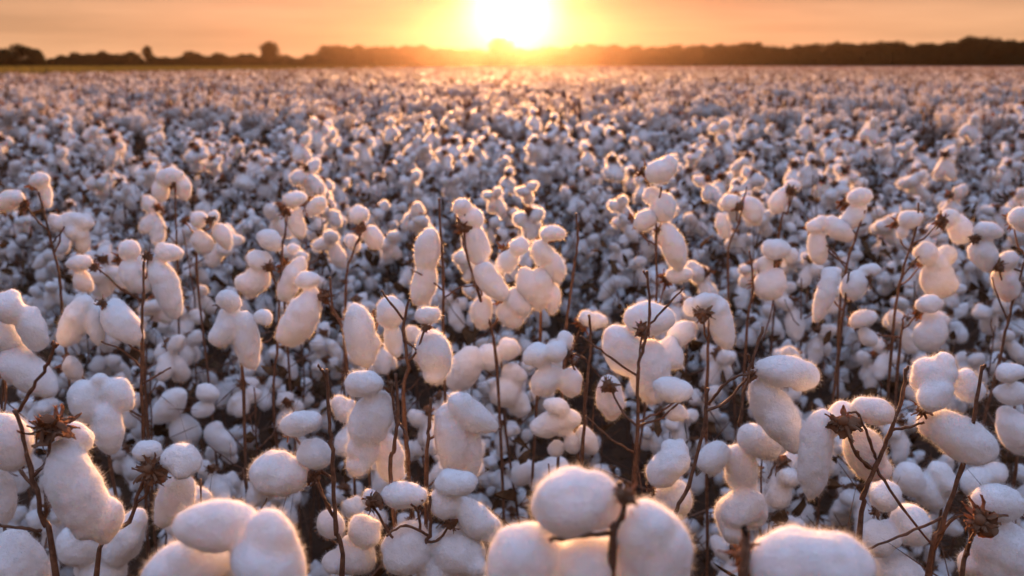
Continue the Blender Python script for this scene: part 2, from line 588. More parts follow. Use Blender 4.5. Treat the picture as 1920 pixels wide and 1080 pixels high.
plant('dark Y-shaped bare stem in front of a tall white boll, right of centre', 1.25,
      [(1213, 508), (1218, 590), (1206, 650), (1196, 705), (1196, 800), (1188, 910)],
      [([(1168, 592, 1266, 600, 33, 0, .1), (1148, 612, 1188, 704, 40, 0, .1), (1218, 635, 1224, 758, 42, 0, .1), (1240, 640, 1275, 690, 30, 0, .12)], None),
       ([(1142, 700, 1148, 790, 27, 0, .06)], None),
       ([(1222, 722, 1302, 738, 26), (1248, 770, 1290, 775, 18)], (1290, 740, 16, -.01))],
      [[(1217, 608), (1245, 580), (1280, 541)], [(1196, 706), (1150, 675), (1120, 652), (1088, 630)], [(1192, 852), (1145, 822), (1098, 780)], [(1198, 790), (1240, 770), (1285, 742)], [(1214, 520), (1206, 508)]])
plant('thick reddish stem with two very long white locks splayed to its right', 1.0,
      [(1328, 728), (1320, 800), (1290, 911), (1265, 968), (1250, 1040)],
      [([(1412, 690, 1534, 706, 31), (1413, 712, 1498, 848, 38), (1420, 690, 1450, 720, 20, 0, .01)], (1408, 702, 20, -.004))],
      [[(1329, 760), (1350, 728), (1378, 708), (1404, 700)], [(1430, 612), (1410, 680), (1396, 740), (1385, 800)], [(1412, 690), (1402, 664)]])
plant('boll with a dark shaggy bur on top and a sunlit hanging lock, right of centre', 1.4, [(1326, 560), (1330, 600), (1325, 740)],
      [([(1342, 552, 1364, 658, 24), (1252, 645, 1302, 606, 25), (1282, 582, 1318, 568, 18), (1300, 570, 1350, 556, 16)], (1320, 588, 24, -.03))])
plant('boll with a large dark bur in front and three hanging locks, one long and pointed', .95,
      [(1698, 692), (1693, 738), (1668, 812), (1644, 872), (1619, 932), (1608, 1020)],
      [([(1545, 765, 1520, 940, 36, .1), (1598, 756, 1682, 786, 29), (1606, 798, 1636, 904, 40, 0, .012), (1555, 770, 1600, 790, 26, 0, .015)], (1582, 792, 40, -.03))],
      [[(1644, 864), (1630, 825), (1609, 778), (1590, 775)], [(1630, 878), (1615, 862), (1606, 846)], [(1698, 700), (1702, 688)], [(1644, 878), (1690, 950), (1745, 1018)], [(1668, 806), (1700, 802), (1733, 792)]])
plant('boll with four rounded puffs, one in front ringed by a dark edge, on the right', .93,
      [(1842, 686), (1828, 769), (1804, 876), (1765, 990), (1740, 1085)],
      [([(1712, 728, 1788, 674, 38, 0, .01), (1722, 758, 1786, 722, 29, 0, -.014), (1788, 702, 1838, 748, 31, 0, .01), (1746, 786, 1868, 858, 47)], (1728, 768, 22, .0))],
      [[(1774, 968), (1700, 1000), (1622, 1031)], [(1752, 1030), (1790, 970), (1830, 975)], [(1842, 692), (1848, 684)]])
plant('boll with brown pointed bracts fanned over white locks in the bottom right corner', .85, [(1822, 985), (1812, 1040), (1800, 1110)],
      [([(1826, 935, 1925, 955, 34), (1858, 985, 1905, 1100, 56), (1806, 1040, 1840, 1080, 28, 0, .012), (1905, 1000, 1945, 1080, 40)], (1840, 978, 46, -.04))])
plant('tight bunch of shaded white locks in front of the forked stem, lower right', 1.1, None,
      [([(1632, 932, 1692, 928, 33), (1622, 1030, 1672, 985, 36), (1678, 958, 1734, 1015, 40), (1655, 1050, 1705, 1105, 46)], None)])
plant('bluish shaded boll low between two dark stems, lower right', 1.4, None,
      [([(1692, 870, 1718, 930, 26), (1728, 895, 1762, 955, 28), (1748, 866, 1786, 930, 27)], None), ([(1810, 925, 1850, 880, 26), (1850, 870, 1876, 905, 24)], None)])
plant('pale shaded bunch of locks at the right edge', 1.4, None,
      [([(1868, 705, 1925, 694, 22), (1872, 745, 1930, 735, 24), (1885, 775, 1930, 850, 36)], None)])
plant('tall heavy boll narrowing at the waist with two puffs on top, lower right of centre', 1.05, None,
      [([(1312, 880, 1360, 832, 28), (1384, 806, 1464, 850, 30), (1378, 835, 1396, 928, 34), (1348, 975, 1432, 930, 38), (1366, 930, 1372, 1010, 34), (1415, 930, 1420, 990, 28)], None)])
plant('white puff half hidden by the thick reddish stem', 1.12, None,
      [([(1216, 905, 1290, 848, 34), (1240, 840, 1290, 840, 22), (1240, 910, 1290, 960, 34)], (1218, 918, 16, -.01))])
plant('narrow column of stacked locks beside a tall straight stem, centre', 1.6, [(823, 372), (827, 440), (831, 520), (832, 640)],
      [([(808, 428, 802, 512, 25), (802, 488, 784, 574, 25), (790, 470, 830, 465, 22)], None)],
      [[(831, 545), (800, 520), (770, 505)], [(832, 560), (860, 540), (890, 535)]])
plant('tall tower of puffs with a brown bur halfway up, in the centre below the sun', 1.6, [(872, 400), (874, 470), (900, 560), (930, 680)],
      [([(849, 390, 884, 384, 18), (858, 416, 906, 404, 20), (882, 420, 904, 502, 25)], (864, 424, 22, -.012)), ([(894, 495, 952, 564, 27), (908, 556, 904, 618, 21)], None), ([(958, 540, 988, 594, 26), (935, 575, 980, 610, 22)], None)])
plant('broad ragged bunch of hanging locks glowing at the edge, just right of the centre', 1.6, None,
      [([(954, 466, 992, 455, 18), (942, 512, 964, 468, 19)], None), ([(1012, 440, 1058, 434, 17), (1006, 450, 1026, 496, 22), (1030, 470, 1046, 532, 23)], None), ([(978, 500, 1000, 574, 21), (1018, 500, 1010, 584, 23), (1034, 530, 1036, 592, 18)], None)])
plant('leaning stack of ragged puffs with a long hanging lock, right of the dark gap', 1.75, [(1240, 350), (1230, 440), (1228, 600)],
      [([(1210, 334, 1272, 302, 23), (1250, 362, 1238, 418, 25), (1206, 370, 1240, 365, 16)], None), ([(1190, 428, 1234, 398, 18)], None), ([(1244, 416, 1276, 508, 26, .1)], (1234, 430, 14, -.01)), ([(1248, 520, 1300, 510, 18)], None)])
plant('thin tan bare stem bending upwards at the edge of the dark gap', 1.55, [(1080, 400), (1083, 450), (1074, 520), (1062, 610), (1058, 680)],
      [([(1086, 600, 1112, 592, 15), (1098, 606, 1140, 600, 16)], None)])
plant('small boll with a dark bur between its two hanging locks, upper left of centre', 1.9, [(680, 430), (660, 480), (648, 560)],
      [([(656, 412, 692, 394, 18), (690, 425, 712, 466, 20), (655, 440, 668, 475, 14)], (676, 426, 17, -.02))])
plant('boll drooping to one point beside a leaning stem on the upper left', 1.7, [(72, 360), (95, 445), (113, 530), (118, 610)],
      [([(100, 402, 118, 432, 14), (112, 410, 178, 420, 21), (150, 425, 158, 476, 16), (125, 420, 150, 450, 18)], None), ([(58, 345, 92, 332, 17), (78, 340, 90, 390, 14)], None), ([(-14, 388, 46, 368, 18)], (48, 384, 16, -.01))],
      [[(98, 455), (112, 440), (120, 425)]])
plant('pair of slim hanging locks with brown caps on the upper left', 1.95, None,
      [([(358, 408, 388, 412, 17), (364, 440, 396, 474, 20)], (345, 412, 12, -.01)), ([(392, 405, 412, 405, 12), (404, 420, 430, 468, 17)], (394, 410, 14, -.02))])
plant('hooded boll bending over a dark bur, upper left of centre', 1.95, [(540, 400), (534, 440), (530, 520)],
      [([(532, 374, 576, 370, 16), (548, 392, 566, 446, 18)], (534, 398, 15, -.015)), ([(576, 400, 610, 372, 15)], None)])
plant('arched boll with two prongs pointing down, high on the left', 2.2, [(328, 380), (330, 420), (332, 480)],
      [([(294, 335, 345, 325, 17), (298, 340, 308, 378, 15), (336, 330, 350, 376, 16)], (326, 344, 16, -.02))])
plant('fan of three locks over a slanting stem on the right', 1.8, [(1622, 395), (1606, 440), (1585, 510), (1572, 620)],
      [([(1512, 428, 1552, 414, 15), (1542, 412, 1600, 448, 21), (1528, 432, 1536, 498, 20)], None), ([(1588, 372, 1638, 368, 16), (1576, 430, 1622, 384, 21)], None)],
      [[(1587, 505), (1565, 475), (1550, 460)]])
plant('two hanging locks either side of a dark stem on the mid right', 1.6, [(1592, 510), (1584, 570), (1572, 660)],
      [([(1562, 504, 1528, 604, 21), (1540, 520, 1580, 506, 14)], None), ([(1590, 562, 1616, 508, 25), (1610, 505, 1655, 505, 14)], (1630, 525, 15, -.015))])
plant('broad boll tapering to a point like an upturned pear, upper right', 1.7, [(1722, 380), (1718, 430), (1690, 520), (1672, 640)],
      [([(1716, 482, 1758, 470, 22), (1756, 482, 1794, 474, 21), (1752, 478, 1766, 560, 33, .25)], None), ([(1684, 414, 1728, 404, 18), (1682, 440, 1700, 430, 12)], None), ([(1768, 398, 1790, 420, 20), (1790, 404, 1808, 458, 22)], (1762, 416, 20, -.02))],
      [[(1690, 520), (1715, 490), (1735, 465)]])
plant('heavy sunlit bunch with dark burs near the upper right edge', 1.6, [(1925, 480), (1905, 545), (1890, 600), (1868, 700)],
      [([(1826, 432, 1882, 436, 19), (1828, 452, 1862, 508, 26)], (1826, 446, 15, -.01)), ([(1878, 480, 1898, 500, 22), (1876, 500, 1892, 568, 25)], (1872, 498, 17, -.02)), ([(1900, 395, 1930, 430, 22)], None)],
      [[(1890, 600), (1872, 560), (1860, 520)]])
plant('rounded boll with bent top hanging behind a thin twig, mid right', 1.75, [(1405, 470), (1412, 540), (1398, 640)],
      [([(1428, 466, 1482, 468, 20), (1470, 470, 1492, 490, 15)], None), ([(1422, 556, 1466, 506, 28), (1420, 500, 1450, 490, 16)], None)],
      [[(1452, 480), (1450, 560), (1430, 640)]])
plant('plump shaded boll with two puffs over one body, mid right', 1.6, None,
      [([(1716, 572, 1770, 568, 18), (1722, 655, 1768, 596, 28), (1730, 600, 1780, 600, 20)], None), ([(1592, 608, 1642, 588, 18), (1620, 620, 1640, 650, 18)], None)])
plant('shaggy boll leaning on a long dark stem, upper right of centre', 2.1, [(1400, 350), (1385, 420), (1365, 500)],
      [([(1352, 385, 1388, 372, 16), (1392, 372, 1424, 420, 20), (1350, 400, 1362, 450, 15)], (1382, 384, 16, -.02))])
plant('curled boll with a dark round bur at its tip, upper right of centre', 2.2, [(1488, 360), (1476, 400), (1462, 440)],
      [([(1448, 400, 1478, 352, 17), (1470, 348, 1502, 352, 11)], (1484, 356, 15, -.02))])


HERO_DISCS = []
GROUP = 'cotton plants of the field'


def build_hero(k, label, Y, stem, branches, bolls):
    rnd = random.Random(k)
    cx = sum((l[0] + l[2]) / 2 for b in bolls for l in b[0]) / sum(len(b[0]) for b in bolls)
    bot = max(max(l[1], l[3]) for b in bolls for l in b[0])
    topy = min(min(l[1], l[3]) for b in bolls for l in b[0])
    if stem is None:
        d = rnd.uniform(-12, 12)
        stem = [(cx + d * .4, topy + 25), (cx + d, (topy + bot) / 2), (cx + d * 2.2, bot + 30)]
        dy = 0.065
    else:
        dy = -0.012
    sp = [at(x, y, Y + dy)[0] for x, y in stem]
    low = sp[-1]
    root = Vector((low.x + rnd.uniform(-.04, .04), low.y + rnd.uniform(-.02, .03), 0))
    t = thing('cotton_plant', label, 'cotton plant', root, GROUP)
    pts = [Vector((0, 0, -0.01)), Vector((rnd.uniform(-.015, .015), 0, low.z * .45)) + (low - root) * .2 * Vector((1, 1, 0)).x * 0] + [p - root for p in reversed(sp)]
    V, F = merge([stem_shape(pts, 0.0034, 0.0017)])
    link('stem', np_mesh('stem', V, F, [M_STEM]), t)
    for br in branches:
        bp = [at(x, y, Y + dy + (0.004 if i == 0 else -.004 * i))[0] - root for i, (x, y) in enumerate(br)]
        V, F = merge([stem_shape(bp, 0.0018, 0.0012)])
        link('branch', np_mesh('branch', V, F, [M_STEM]), t)
    for bi, (locks, bur) in enumerate(bolls):
        eggs, cs, wts = [], [], []
        for li, l in enumerate(locks):
            x0, y0, x1, y1, w = l[:5]
            sk = l[5] if len(l) > 5 else 0.0
            off = l[6] if len(l) > 6 else ((li % 3) - 1) * .006
            a, s = at(x0, y0, Y + off)
            b, _ = at(x1, y1, Y + off + rnd.uniform(-.008, .008))
            eggs.append((np.array(a), np.array(b), w * s, sk))
            cs.append((a + b) / 2)
            wts.append(w * w)
            r = max(w, math.hypot(x1 - x0, y1 - y0) / 2 * .8)
            HERO_DISCS.append(((x0 + x1) / 2, (y0 + y1) / 2, r, Y + off))
        c = sum((p * q for p, q in zip(cs, wts)), Vector()) / sum(wts)
        ca = np.array(c)
        px = at(cx, (topy + bot) / 2, Y)[1]
        shapes = []
        for a, b, w, sk in eggs:
            ln = np.linalg.norm(b - a)
            bend = np.array([rnd.uniform(-1, 1), rnd.uniform(-1, 1), rnd.uniform(-1, 1)]) * .05 * ln
            shapes.append(egg(a - ca, b - ca, w, sk, rnd.uniform(.85, 1.05), bend))
            _, u_, v_ = frame_of(b - a if ln > 1e-6 else (0, 0, 1))
            for _k in range(2):                # smaller tufts swelling out of the lock
                an, tt = rnd.uniform(0, 6.28), rnd.uniform(.2, .8)
                cc = a + (b - a) * tt + (math.cos(an) * u_ + math.sin(an) * v_) * w * .40 - ca
                dd = np.array([rnd.gauss(0, 1) for _q in range(3)])
                dd = dd / np.linalg.norm(dd) * w * .5 + (b - a) * .12
                shapes.append(egg(cc - dd, cc + dd, w * rnd.uniform(.5, .66), 0, 1))
        area = sum(w * max(np.linalg.norm(b - a), 2 * w) for a, b, w, _ in eggs) * 1e4
        dens = 420 if Y < .7 else (260 if Y < 1.25 else 130)
        n = int(min(80000, max(2500, area * dens)))
        vox = .0022 if Y < .7 else (.0026 if Y < 1.3 else .0034)
        me = lint_mesh('cotton_boll', shapes, vox, n, .0042 if Y < .7 else .0046, .00005 if Y < .7 else .00008, .0021, 2, 1000 + k * 17 + bi)
        bo = link('cotton_boll', me, t, Matrix.Translation(c - root))
        if bur is None:
            # unseen: behind the lint, towards the stem
            bx, by, bs, bdy = (locks[0][0] + locks[-1][0]) / 2, min(locks[0][1], locks[0][3]) + locks[0][4] * .8, 22, .03
        else:
            bx, by, bs, bdy = bur
        bp, s = at(bx, by, Y + bdy)
        ax = (c - bp)
        if ax.length < .004:
            ax = Vector((0, 1, 0))
        sz = bs * s * .98
        Mb = Matrix.Translation(bp - c) @ aim(ax, rnd.uniform(0, 6)).to_4x4() @ Matrix.Diagonal((sz, sz, sz, 1))
        link('bur', BURS[rnd.randrange(6)], bo, Mb)
        # boll stalk from bur to the nearest place on the stem a little lower
        best = min((q for q in spline([p for p in pts], 6)), key=lambda q: (Vector(q) + root - (bp - Vector((0, 0, .05)))).length)
        e = bp - root
        q = Vector(best)
        mid = (e + q) / 2 + Vector((0, .006, -.012))
        V, F = merge([stem_shape([q, mid, e], .0019, .0014, 4, .0006)])
        link('branch', np_mesh('branch', V, F, [M_STEM]), t)


for k, h in enumerate(H):
    build_hero(k, *h)

# ------------------------------------------------------------------ the rest of the near plants
def proto_boll(k):
    rnd = random.Random(300 + k)
    n = rnd.choice((3, 4, 4, 5))
    eggs = []
    a0 = rnd.uniform(0, 6.28)
    for i in range(n):
        a = a0 + 2 * math.pi * i / n + rnd.gauss(0, .25)
        kind = i % n
        if kind == 0:            # a short lock puffed up over the bur
            d = Vector((math.cos(a) * .8, math.sin(a) * .8, .55)).normalized()
            L, w = rnd.uniform(.040, .055), rnd.uniform(.016, .020)
        elif kind == 1 or rnd.random() < .45:   # a long lock hanging down
            d = Vector((math.cos(a) * .5, math.sin(a) * .5, -1)).normalized()
            L, w = rnd.uniform(.058, .085), rnd.uniform(.017, .022)
        else:
            d = Vector((math.cos(a), math.sin(a), rnd.uniform(-.5, .25))).normalized()
            L, w = rnd.uniform(.042, .058), rnd.uniform(.017, .021)
        p0 = d * .002
        p1 = d * L
        bend = (rnd.uniform(-.005, .005), rnd.uniform(-.005, .005), -.004)
        eggs.append(egg(p0, p1, w, rnd.uniform(-.1, .35), rnd.uniform(.85, 1), bend))
        for _k in range(2):
            cc = d * L * rnd.uniform(.35, .8) + Vector((rnd.gauss(0, 1), rnd.gauss(0, 1), rnd.gauss(0, 1))).normalized() * w * .5
            dd = Vector((rnd.gauss(0, 1), rnd.gauss(0, 1), rnd.gauss(0, 1))).normalized() * w * .55
            eggs.append(egg(cc - dd, cc + dd, w * rnd.uniform(.5, .68), 0, 1))
    return eggs


NB = 16
P_BOLL = [lint_mesh('cotton_boll', proto_boll(k), .0034, 11000, .0048, .00013, .0024, 3, k) for k in range(NB)]
# light versions with the bur in the same mesh for plants a few metres off
P_FAR = []
for k in range(NB):
    ev = fuse(proto_boll(k), .0055, 2)
    V, Nn, T = tri_arrays(ev)
    bpy.data.meshes.remove(ev)
    V = V.astype(float) + Nn * np.array([noise.noise(Vector(p) * 60) * .0025 for p in V])[:, None]
    rng = np.random.default_rng(k)
    f = rng.choice(len(T), 2200)
    P = V[T[f, 0]]
    d = Nn[T[f, 0]] * .8 + rng.normal(size=(2200, 3)) * .5
    sd = np.cross(d, rng.normal(size=(2200, 3)))
    sd /= np.linalg.norm(sd, axis=1)[:, None]
    FV = np.stack([P - sd * .0006, P + sd * .0006, P + d * rng.uniform(.003, .009, (2200, 1))], axis=1).reshape(-1, 3)
    FT = len(V) + np.arange(6600).reshape(-1, 3)
    bm = BURS[k % 6]
    bv = np.empty(len(bm.vertices) * 3)
    bm.vertices.foreach_get('co', bv)
    ang = random.Random(k).uniform(0, 6.28)
    rot = np.array(Matrix.Rotation(random.Random(k).uniform(-.7, .7), 3, 'X') @ Matrix.Rotation(ang, 3, 'Z'))
    bv = (bv.reshape(-1, 3) @ rot.T) * .027 + [0, 0, .014]
    bl = np.array([list(p.vertices) for p in bm.polygons if len(p.vertices) == 4])
    nb = len(V) + len(FV)
    P_FAR.append(np_mesh('cotton_boll', np.concatenate([V, FV, bv]), [T, FT, bl + nb], [M_LINT, M_FARFUZZ, M_BUR],
                         np.concatenate([np.zeros(len(T)), np.ones(len(FT)), np.full(len(bl), 2)])))


def proto_plant(k):
    """stem mesh, branch meshes, boll spots (branch index, place, boll index, turn, size), leaf spots"""
    rnd = random.Random(700 + k)
    Hh = rnd.uniform(.84, .97)
    lean = rnd.uniform(-.04, .04), rnd.uniform(-.04, .04)
    pts = [(0, 0, -.01)]
    for i in range(1, 6):
        s = i / 5
        pts.append((lean[0] * s + rnd.gauss(0, .008), lean[1] * s + rnd.gauss(0, .008), Hh * s))
    stem = stem_shape(pts, .0038, .0014)
    branches, spots, leaves = [], [], []
    nb = rnd.randint(12, 15)
    a = rnd.uniform(0, 6.28)
    for i in range(nb):
        s = .26 + .72 * (i + rnd.uniform(-.3, .3)) / (nb - 1)
        s = min(max(s, .24), .99)
        a += 2.4 + rnd.gauss(0, .4)
        z = Hh * s
        q = np.array([lean[0] * s, lean[1] * s, z - .03])
        L = rnd.uniform(.05, .19) * (1.25 - .75 * s)
        e = q + np.array([math.cos(a) * L, math.sin(a) * L, .04 + rnd.uniform(0, .06)])
        branches.append(stem_shape([q, (q + e) / 2 + [0, 0, -.012], e], .0021, .0013, 4, .001))
        spots.append((e, rnd.randrange(NB), rnd.uniform(0, 6.28), rnd.uniform(.88, 1.2), rnd.uniform(-.35, .35)))
    for i in range(3):
        s = rnd.uniform(.4, .85)
        leaves.append((np.array([lean[0] * s, lean[1] * s, Hh * s]), rnd.randrange(4), rnd.uniform(0, 6.28)))
    # bare twigs
    tw = []
    for i in range(4):
        s = rnd.uniform(.35, .9)
        q = np.array([lean[0] * s, lean[1] * s, Hh * s])
        b = rnd.uniform(0, 6.28)
        L = rnd.uniform(.06, .13)
        tw.append(stem_shape([q, q + [math.cos(b) * L * .5, math.sin(b) * L * .5, .03], q + [math.cos(b) * L, math.sin(b) * L, .09]], .0016, .0009, 3, .001))
    V, F = merge([stem] + tw)
    sm = np_mesh('stem', V, F, [M_STEM])
    V, F = merge([stem] + tw + branches)
    whole = np_mesh('stem', V, F, [M_STEM])
    bms = []
    for b in branches:
        V, F = merge([b])
        bms.append(np_mesh('branch', V, F, [M_STEM]))
    return sm, whole, bms, spots, leaves


PROTO = [proto_plant(k) for k in range(12)]


def field_edge(Y):
    """left edge of the cotton: beyond it lies grass"""
    return -21 + (Y - 37) * .075


cand = []
rnd = random.Random(5)
tries = 0
grid = {}


def ok(x, y, dmin):
    gx, gy = int(math.floor(x / .5)), int(math.floor(y / .5))
    for i in (-1, 0, 1):
        for j in (-1, 0, 1):
            for (u, v) in grid.get((gx + i, gy + j), ()):
                if (u - x) ** 2 + (v - y) ** 2 < dmin * dmin:
                    return False
    grid.setdefault((gx, gy), []).append((x, y))
    return True


YMAX = 9.2
while tries < 30000:
    tries += 1
    Y = .8 + (YMAX - .8) * math.sqrt(rnd.random())
    X = rnd.uniform(-1, 1) * (.62 * Y + .25)
    if 1.5 < Y < 4.2 and abs(X - (.19 - .02 * (Y - 1.5))) < .13 - .015 * (Y - 1.5):
        continue                                   # the dark gap between two rows
    if ok(X, Y, .29 if Y > 2.2 else .24):
        cand.append((Y, X))
cand.sort()


def zone_label(X, Y):
    side = 'on the left' if X < -.22 * Y else ('on the right' if X > .22 * Y else 'below the sun')
    if Y < 1.9:
        return 'low cotton plant in shade, half hidden behind tall foreground stems ' + side
    if Y < 3.2:
        return 'white cotton plant just behind the tall foreground stems ' + side
    if Y < 5.5:
        return 'smaller soft cotton plant in the dense white belt ' + side
    return 'tiny blurred cotton plant at the far side of the white belt ' + side


used = 0
BUDGET = 300 - len(H)
LASTY = YMAX
for (Y, X) in cand:
    if used >= BUDGET:
        LASTY = Y
        break
    sm, whole, bms, spots, leaves = PROTO[rnd.randrange(len(PROTO))]
    rz = rnd.uniform(0, 6.28)
    sc = rnd.uniform(.88, 1.05)
    if Y < 2.0:
        sc *= .84 + .05 * max(0, Y - 1)
    elif rnd.random() < .12:
        sc *= 1.07
    Mr = Matrix.Rotation(rz, 4, 'Z') @ Matrix.Scale(sc, 4)
    keep, inframe = [], 0
    for i, (e, bk, turn, bs, tilt) in enumerate(spots):
        w = Vector((X, Y, 0)) + (Mr @ Vector(e))
        bs *= 1.0 if Y < 3 else min(1.3, 1 + .12 * (Y - 3))
        pr = project(w)
        if pr is None or pr[2] < .62:
            continue
        px, py, t = pr
        rp = .05 * sc * bs * FPX / t
        if not (-rp - 30 < px < 1950 + rp and -50 < py < 1110 + rp):
            continue
        if any((px - hx) ** 2 + (py + rp * .3 - hy) ** 2 < (hr + rp * .75) ** 2 and w.y < hy3 + .05 for hx, hy, hr, hy3 in HERO_DISCS):
            continue
        keep.append(i)
        if 0 < px < 1920 and py < 1080:
            inframe += 1
    if len(keep) < 2 or inframe < 1:
        continue
    used += 1
    t = thing('cotton_plant', zone_label(X, Y), 'cotton plant', (X, Y, 0), GROUP)
    near = Y < 3.6
    base = Matrix.Rotation(rz, 4, 'Z') @ Matrix.Scale(sc, 4)
    link('stem', sm if near else whole, t, base)
    for i in keep:
        e, bk, turn, bs, tilt = spots[i]
        if near:
            link('branch', bms[i], t, base)
        Mb = Matrix.Translation(Mr @ Vector(e)) @ Matrix.Rotation(turn + rz, 4, 'Z') @ Matrix.Rotation(tilt, 4, 'X') @ Matrix.Scale(sc * bs * (1.0 if Y < 3 else min(1.3, 1 + .12 * (Y - 3))), 4)
        bo = link('cotton_boll', (P_BOLL if near else P_FAR)[bk], t, Mb)
        if near:
            link('bur', BURS[bk % 6], bo, Matrix.Translation((0, 0, .012)) @ Matrix.Rotation(((bk * 37) % 10 - 5) * .2, 4, 'X') @ Matrix.Scale(.021, 4))
    if near:
        for e, lk, a in leaves:
            link('dried_leaf', LEAVES[lk], t, base @ Matrix.Translation(Vector(e)) @ Matrix.Rotation(a, 4, 'Z'))
print('plants', len(H), used, 'individuals reach', LASTY)

# ------------------------------------------------------------------ the mass of the field beyond
def ico(sub):
    b = bmesh.new()
    bmesh.ops.create_icosphere(b, subdivisions=sub, radius=1)
    V = np.array([v.co[:] for v in b.verts])
    b.verts.index_update()
    F = np.array([[v.index for v in f.verts] for f in b.faces])
    b.free()
    return V, F


OCT = (np.array([(1, 0, 0), (-1, 0, 0), (0, 1, 0), (0, -1, 0), (0, 0, 1), (0, 0, -1)], float),
       np.array([(0, 2, 4), (2, 1, 4), (1, 3, 4), (3, 0, 4), (2, 0, 5), (1, 2, 5), (3, 1, 5), (0, 3, 5)]))


def templates(n, lod, size):
    out = []
    for k in range(n):
        r = random.Random(2000 + k + lod * 50)
        sv, sf = (ico(2), ico(1), OCT)[lod]
        Vs, Fs, off = [], [], 0
        nl = (4, 3, 2)[lod]
        for i in range(nl):
            a = 6.28 * i / nl + r.uniform(-.4, .4)
            d = Vector((math.cos(a), math.sin(a), (.5, -1.1, -.2, -.6)[i])).normalized()
            L, w = (.05, .08, .055, .06)[i] * r.uniform(.9, 1.15), r.uniform(.020, .028)
            m = np.array(aim(d))
            V = (sv * [w, w, L / 2]) + [0, 0, L / 2]
            V = V * (1 + RNG.normal(size=(len(V), 1)) * (.07 if lod < 2 else .12))
            Vs.append((V @ m.T) * size)
            Fs.append(sf + off)
            off += len(V)
        nbody = sum(len(f) for f in Fs)
        ns = (240, 50, 5)[lod]
        if ns:
            A = np.concatenate(Vs)
            P = A[RNG.integers(0, len(A), ns)]
            D = P / (np.linalg.norm(P, axis=1)[:, None] + 1e-9) * .7 + RNG.normal(size=(ns, 3)) * .5
            sd = np.cross(D, RNG.normal(size=(ns, 3)))
            sd /= np.linalg.norm(sd, axis=1)[:, None]
            q = (.0022, .006, .012)[lod]
            Vs.append(np.stack([P - sd * q, P + sd * q, P + D * RNG.uniform(.006, .016, (ns, 1)) * (1 + lod)], 1).reshape(-1, 3))
            Fs.append(off + np.arange(3 * ns).reshape(-1, 3))
        FF = np.concatenate(Fs)
        out.append((np.concatenate(Vs), FF, np.where(np.arange(len(FF)) < nbody, 0, 3)))
    return out


MV, MF, MM, MS = [], [], [], []
moff = 0


def scatter(tmpl, X, Y, Z, S_, mi, smooth=True):
    global moff
    k = RNG.integers(0, len(tmpl), len(X))
    for i, tp in enumerate(tmpl):
        V, F = tp[:2]
        s = np.where(k == i)[0]
        if not len(s):
            continue
        a = RNG.uniform(0, 2 * math.pi, len(s))
        c, sn = np.cos(a)[:, None], np.sin(a)[:, None]
        sc = S_[s][:, None]
        x = (V[:, 0] * c - V[:, 1] * sn) * sc + X[s][:, None]
        y = (V[:, 0] * sn + V[:, 1] * c) * sc + Y[s][:, None]
        z = V[:, 2][None] * sc + Z[s][:, None]
        W = np.stack([x, y, z], axis=2).reshape(-1, 3)
        Fa = (F[None] + (np.arange(len(s)) * len(V))[:, None, None]).reshape(-1, 3) + moff
        MV.append(W.astype(np.float32))
        MF.append(Fa.astype(np.int32))
        MM.append(np.tile(tp[2], len(s)) if len(tp) > 2 else np.full(len(Fa), mi))
        MS.append(np.full(len(Fa), smooth))
        moff += len(W)


def wedge(y0, y1, per_m2):
    n = int((y1 ** 2 - y0 ** 2) * .62 * per_m2)
    Y = np.sqrt(RNG.uniform(y0 ** 2, y1 ** 2, n))
    X = RNG.uniform(-1, 1, n) * .62 * Y
    m = X > -21 + (Y - 37) * .075
    return X[m], Y[m]


def clumps(X, Y):
    """canopy height: plants of unequal height in loose rows"""
    return .07 * np.sin(X * 2.1 + .8 * np.sin(Y * .9)) * np.sin(Y * 1.7 + X * .6) + .03 * np.sin(X * 6.9 + Y * .3) * np.sin(Y * 5.3)


STALK = []
for k in range(6):
    r = random.Random(k)
    V, Q, T = tube([(0, 0, -.45), (r.uniform(-.03, .03), r.uniform(-.03, .03), -.1), (r.uniform(-.05, .05), r.uniform(-.05, .05), .1)], [.006, .004, .003], 3)
    V2, Q2, T2 = egg((0, 0, -.07), (r.uniform(-.02, .02), 0, .0), .018, seg=5, rings=4)
    V, F = merge([(V, Q, T), (V2, Q2, T2)])
    F = np.concatenate([F[0][:, [0, 1, 2]], F[0][:, [0, 2, 3]], F[1]])
    STALK.append((V, F))
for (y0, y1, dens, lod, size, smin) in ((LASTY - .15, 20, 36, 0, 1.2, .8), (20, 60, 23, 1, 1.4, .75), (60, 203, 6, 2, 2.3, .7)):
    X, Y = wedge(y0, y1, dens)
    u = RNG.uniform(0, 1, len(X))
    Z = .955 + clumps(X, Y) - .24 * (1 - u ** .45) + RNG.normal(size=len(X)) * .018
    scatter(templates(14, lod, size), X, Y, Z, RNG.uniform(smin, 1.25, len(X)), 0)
    if lod < 2:
        X, Y = wedge(y0, y1, dens * .3)
        Z = .94 + clumps(X, Y) + RNG.normal(size=len(X)) * .05
        scatter(STALK, X, Y, Z, RNG.uniform(.8, 1.3, len(X)) * (1 if lod == 0 else 1.3), 1)
